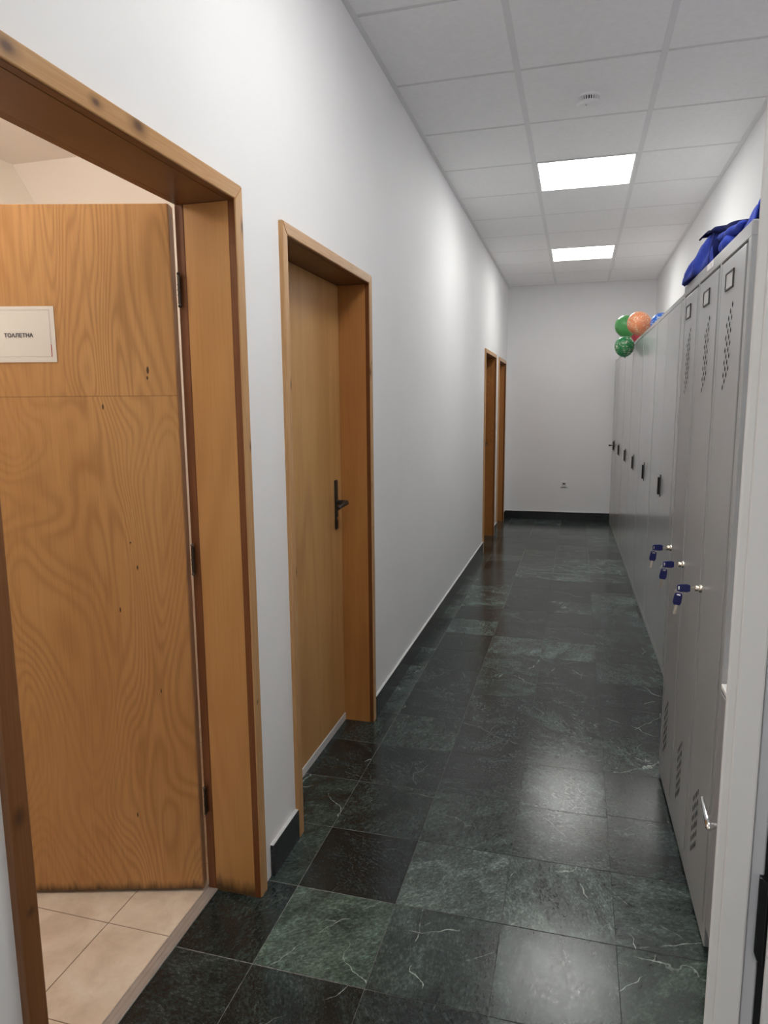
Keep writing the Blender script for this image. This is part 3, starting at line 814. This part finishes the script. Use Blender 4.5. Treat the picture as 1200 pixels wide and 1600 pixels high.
# local x = along leaf (away), local -y = to the right
LL = .60
z0, z1 = .012, 2.42
mb = MB()
mb.box(.004, LL, -.0115, 0, z0, z1, .003, 2)               # left face flange
mb.box(.0, LL, -.0330, -.0095, z0, z1, .0015, 1)           # main edge
mb.box(.008, LL, -.046, -.0325, z0, z1, .001, 1)
lf5 = mb.build('door_leaf', M_pvc, d5)
MB().box(.0045, .03, -.0450, -.0335, z0 + .01, z1 - .01, .001, 1).build('grey_rebate', M_pvcgrey, lf5)
MB().box(.006, .03, -.0525, -.0458, z0, z1).build('gasket', M_black, lf5)
MB().box(-.004, LL, -.075, -.0522, z0, z1, .003, 2).build('outer_flange', M_pvc, lf5)
MB().prism([(-.050, .855), (-.050, .945), (-.0445, .952), (-.0415, .952), (-.0415, .868), (-.0445, .860)], 'x', -.0015, .012, .0006, 1).build('lock_plate', M_black, lf5)
# stub partition carrying the hinge side, hidden behind the leaf
hp = E + u * LL
st = MB().box(hp.x + .03, W, hp.y - .01, hp.y + .05, -.0, H).build('wall_stub', M_wallR)
tag(st, 'short white partition that carries the open white door', 'wall', kind='structure')
hgm = MB()
for z in (.3, 1.2, 2.1): hgm.tube([(LL + .005, -.045, z - .05), (LL + .005, -.045, z + .05)], .009, 14)
smooth_angle(hgm.build('hinge_pins', M_pvc, d5), 40)

# ------------------------------------------------------------------ BALLOONS
def balloon_mat(name, base, ink, amount, seed):
    m, nt, p = new_mat(name)
    co = objco(nt, (1, 1, 1), (seed, seed, 0))
    st = objco(nt, (60, 60, 130), (seed, 1, 2))
    a = noise_n(nt, st, 1.0, 2, .5, .3); b = noise_n(nt, co, 26, 1)
    msk = math_n(nt, 'MULTIPLY', rampf(nt, a, .55, .60), rampf(nt, b, .38, .5))
    c = mix_c(nt, math_n(nt, 'MULTIPLY', msk, amount), base, ink)
    L(nt, c, p.inputs['Base Color']); p.inputs['Roughness'].default_value = .28
    p.inputs['Subsurface Weight'].default_value = .15; p.inputs['Subsurface Radius'].default_value = (.02, .02, .02)
    return m
def balloon(loc, r, mat, label, tilt):
    e = empty('balloon', loc); e.rotation_euler = tilt
    prof = [(0, r * 1.02)] + [(r * math.sin(PI * i / 26), r * (1.02 if i < 13 else 1.16) * math.cos(PI * i / 26)) for i in range(1, 26)] + [(.004, -r * 1.165), (.003, -r * 1.18)]
    MB().lathe(prof, 40).build('skin', mat, e, True)
    MB().lathe([(.003, -r * 1.175), (.0055, -r * 1.19), (.003, -r * 1.205), (.009, -r * 1.25), (.0085, -r * 1.255), (.001, -r * 1.21)], 16).build('knot', mat, e, True)
    tag(e, label, 'balloon', 'balloons on top of the grey cabinets'); return e
white = (.85, .82, .72)
balloon((1.312, 6.0, 2.068), .090, balloon_mat('orange_balloon', (.95, .34, .16), (1, .82, .58), .9, 1), 'orange balloon with pale print, frontmost of the bunch on the cabinets', (.3, -.9, 0))
balloon((1.238, 6.45, 2.098), .088, balloon_mat('green_balloon', (.11, .42, .13), (.12, .45, .14), .3, 2), 'plain green balloon behind the orange one', (.2, -.5, 0))
balloon((1.228, 6.30, 1.918), .080, balloon_mat('speckled_green_balloon', (.03, .26, .09), white, .95, 3), 'green balloon with white print, lowest of the bunch', (.2, -.15, .3))
balloon((1.348, 6.62, 2.036), .075, balloon_mat('pink_balloon', (.88, .12, .17), (.9, .3, .32), .4, 4), 'pink balloon wedged between the speckled green balloon and the cabinet top', (1.2, .4, 0))
balloon((1.462, 5.84, 2.042), .080, balloon_mat('blue_balloon', (.03, .15, .60), white, .9, 5), 'blue balloon with white print peeking out behind the orange one', (1.0, .3, 0))

# ------------------------------------------------------------------ BLUE JACKET heaped on the near locker
def cloth_mat():
    m, nt, p = new_mat('blue_work_cloth')
    co = objco(nt)
    n = noise_n(nt, co, 25, 4, .6)
    L(nt, ramp(nt, n, [(.3, (.022, .045, .33)), (.7, (.042, .082, .52))]), p.inputs['Base Color'])
    p.inputs['Roughness'].default_value = .75; p.inputs['Sheen Weight'].default_value = .04; p.inputs['Specular IOR Level'].default_value = .2
    bump(nt, p, noise_n(nt, objco(nt, (1, 1, .4)), 60, 4), .35, .004)
    return m
M_cloth = cloth_mat(); M_clothd = plain('navy_hem_and_shade', (.006, .009, .060), .85, var=.2, spec=.08)
M_seam = plain('seam_thread', (.012, .020, .14), .8)
def interp(tab, y):
    for (a, b) in zip(tab, tab[1:]):
        if a[0] <= y <= b[0]:
            t = (y - a[0]) / (b[0] - a[0]); t = t * t * (3 - 2 * t)
            return tuple(p + (q - p) * t for p, q in zip(a[1:], b[1:]))
    return tab[0][1:] if y < tab[0][0] else tab[-1][1:]
ZT = LH + .001
#        y     x front  height  depth
prof = [(1.82, 1.300, .030, .26), (1.92, 1.285, .038, .30), (1.99, 1.275, .044, .32), (2.10, 1.262, .062, .34), (2.22, 1.250, .086, .36), (2.35, 1.236, .104, .37), (2.46, 1.222, .118, .36),
        (2.52, 1.212, .106, .34), (2.60, 1.203, .072, .30), (2.66, 1.200, .042, .24), (2.715, 1.212, .012, .14)]
bm = bmesh.new(); NY, NX = 84, 46; grid = []
for i in range(NY + 1):
    y = 1.82 + (2.715 - 1.82) * i / NY
    xf, h, dp = interp(prof, y); row = []
    for j in range(NX + 1):
        s = j / NX
        # steep front, rounded crest, long fall to the back
        if s < .28:
            t = s / .28; x = xf + .012 * (1 - math.cos(t * PI / 2)) + .03 * t; z = h * math.sin(t * PI / 2) ** .8
        else:
            t = (s - .28) / .72; x = xf + .042 + (dp - .042) * t; z = h * (1 - t ** 1.8)
        P = Vector((x, y, z))
        w = noise.noise(Vector((x * 9, y * 7 + z * 9, z * 4))) * .016 + noise.noise(Vector((x * 24, y * 20 + z * 26, 3))) * .006
        fold = .012 * math.sin(y * 46 + z * 60 + 3 * noise.noise(Vector((y * 6, z * 12, 1))))
        k = min(1, z / .03)
        x += (w * .9 + fold * (.6 if s < .35 else .2)) * k
        z = max(0, z + (w * .8) * k)
        # keep the front edge draped over the locker's edge
        row.append(bm.verts.new((x, y, ZT + z)))
    grid.append(row)
for i in range(NY):
    for j in range(NX):
        bm.faces.new((grid[i][j], grid[i][j + 1], grid[i + 1][j + 1], grid[i + 1][j]))
bmesh.ops.recalc_face_normals(bm, faces=bm.faces)
jk = empty('work_jacket', (1.35, 2.25, LH)); 
me = bpy.data.meshes.new('folded_body'); bm.to_mesh(me); bm.free(); me.materials.append(M_cloth)
for q in me.polygons: q.use_smooth = True
jb = bpy.data.objects.new('folded_body', me); C.objects.link(jb); jb.parent = jk; jb.matrix_parent_inverse = Matrix.Translation((-1.35, -2.25, -LH))
sol = jb.modifiers.new('thick', 'SOLIDIFY'); sol.thickness = .004; sol.offset = 1
def jpart(mb, name, mat, smooth=True):
    o = mb.build(name, mat, jk, smooth); o.matrix_parent_inverse = Matrix.Translation((-1.35, -2.25, -LH)); return o
# dark waistband running along the crest
pts = []; 
for i in range(40):
    y = 2.50 - (2.50 - 1.96) * i / 39
    xf, h, dp = interp(prof, y)
    pts.append((xf + .018 + .006 * math.sin(i * .5), y, ZT + h + .004 + .003 * math.sin(i * .8)))
b = bmesh.new(); rows = []
for i, pnt in enumerate(pts):
    wv = .007 + .034 * max(0, (i - 8) / 31) ** .7 * (1 - .5 * max(0, (i - 30) / 9))
    rows.append([b.verts.new((pnt[0] - .010, pnt[1], pnt[2] - wv)), b.verts.new((pnt[0] - .014, pnt[1], pnt[2] - wv * .45)), b.verts.new((pnt[0] - .006, pnt[1], pnt[2] + .004)), b.verts.new((pnt[0] + .02, pnt[1], pnt[2] + .006)), b.verts.new((pnt[0] + .05, pnt[1], pnt[2] - .004))])
for r0, r1 in zip(rows, rows[1:]):
    for k in range(4): b.faces.new((r0[k], r0[k + 1], r1[k + 1], r1[k]))
bmesh.ops.recalc_face_normals(b, faces=b.faces)
mbx = MB(); mbx.bm.free(); mbx.bm = b
hb = jpart(mbx, 'waistband', M_clothd); sm_ = hb.modifiers.new('thick', 'SOLIDIFY'); sm_.thickness = .004
# rolled sleeve lying along the front edge, its open end facing the camera side
sl = []
rad = []
for i in range(26):
    t = i / 25; y = 2.225 - .125 * t
    sl.append((1.246 + .022 * t + .004 * math.sin(t * 9), y, ZT + .022 + .004 * t + .003 * math.sin(t * 14)))
    rad.append((.025 + .003 * math.sin(t * 13 + 1) - .014 * t * t) * (.6 + .4 * min(1, t * 6)))
jpart(MB().tube(sl, rad, 22), 'sleeve', M_cloth)
# second layer of cloth folded over the sleeve
sl = [(1.243 + .020 * i / 21 + .003 * math.sin(i * .9), 2.30 - .25 * i / 21, ZT + .066 - .006 * math.sin(PI * i / 21) - .012 * i / 21) for i in range(22)]
jpart(MB().tube(sl, [.004 + .011 * math.sin(PI * i / 21) ** .7 for i in range(22)], 16), 'cuff', M_cloth)
# dark tube standing in for the shade between sleeve and body
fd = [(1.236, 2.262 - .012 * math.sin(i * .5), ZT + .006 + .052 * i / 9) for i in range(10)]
jpart(MB().tube(fd, [.010 + .004 * math.sin(PI * i / 9) for i in range(10)], 12), 'sleeve_shade', M_clothd)
# seam
ps = [(interp(prof, 2.36)[0] - .006 + .012 * (1 - math.cos(t * PI / 2)), 2.36 - .004 * t, ZT + .004 + .10 * t) for t in [i / 12 for i in range(13)]]
jpart(MB().tube(ps, .0028, 8), 'seam', M_seam)
# collar flap standing at the near end
b = bmesh.new(); rows = []
for i in range(17):
    y = 2.07 - .15 * i / 16
    t = i / 16; hgt = .010 + .050 * t ** .8
    rows.append([b.verts.new((1.252 + .003 * math.sin(t * 9) + q * .034, y, ZT + .022 + hgt * math.sin(min(1, q * 1.6) * PI / 2) + .004 * math.sin(q * 9 + t * 5))) for q in [k / 10 for k in range(11)]])
for r0, r1 in zip(rows, rows[1:]):
    for k in range(10): b.faces.new((r0[k], r0[k + 1], r1[k + 1], r1[k]))
bmesh.ops.recalc_face_normals(b, faces=b.faces)
mbx = MB(); mbx.bm.free(); mbx.bm = b
cf = jpart(mbx, 'collar', M_cloth); q_ = cf.modifiers.new('thick', 'SOLIDIFY'); q_.thickness = .004
tag(jk, 'crumpled blue work jacket heaped on top of the three-door locker', 'jacket')

# ------------------------------------------------------------------ WORLD, CAMERA, VIEW
w = bpy.data.worlds.new('world'); bpy.context.scene.world = w; w.use_nodes = True
w.node_tree.nodes['Background'].inputs[0].default_value = (.5, .5, .5, 1); w.node_tree.nodes['Background'].inputs[1].default_value = .05
f, yaw, pitch, roll, cx, h = 1079.2433, -.2713, -.1504, -.0086, .8618, 1.4225
cam = bpy.data.cameras.new('camera'); co_ = bpy.data.objects.new('camera', cam); C.objects.link(co_)
fw = Vector((math.sin(yaw) * math.cos(pitch), math.cos(yaw) * math.cos(pitch), math.sin(pitch)))
r_ = Vector((math.cos(yaw), -math.sin(yaw), 0)); u_ = r_.cross(fw)
r2 = math.cos(roll) * r_ + math.sin(roll) * u_; u2 = -math.sin(roll) * r_ + math.cos(roll) * u_
M = Matrix((r2, u2, -fw)).transposed().to_4x4(); M.translation = (cx, 0, h)
co_.matrix_world = M
cam.sensor_fit = 'VERTICAL'; cam.sensor_height = 32.0; cam.lens = f / 1600 * 32.0
cam.clip_start = .02
sc_ = bpy.context.scene; sc_.camera = co_
sc_.view_settings.view_transform = 'Standard'; sc_.view_settings.look = 'None'
sc_.view_settings.exposure = 0.20; sc_.view_settings.gamma = 1.0; sc_.view_settings.use_curve_mapping = False
try:
    sc_.cycles.max_bounces = 14; sc_.cycles.diffuse_bounces = 12; sc_.cycles.sample_clamp_indirect = 6
except Exception: pass
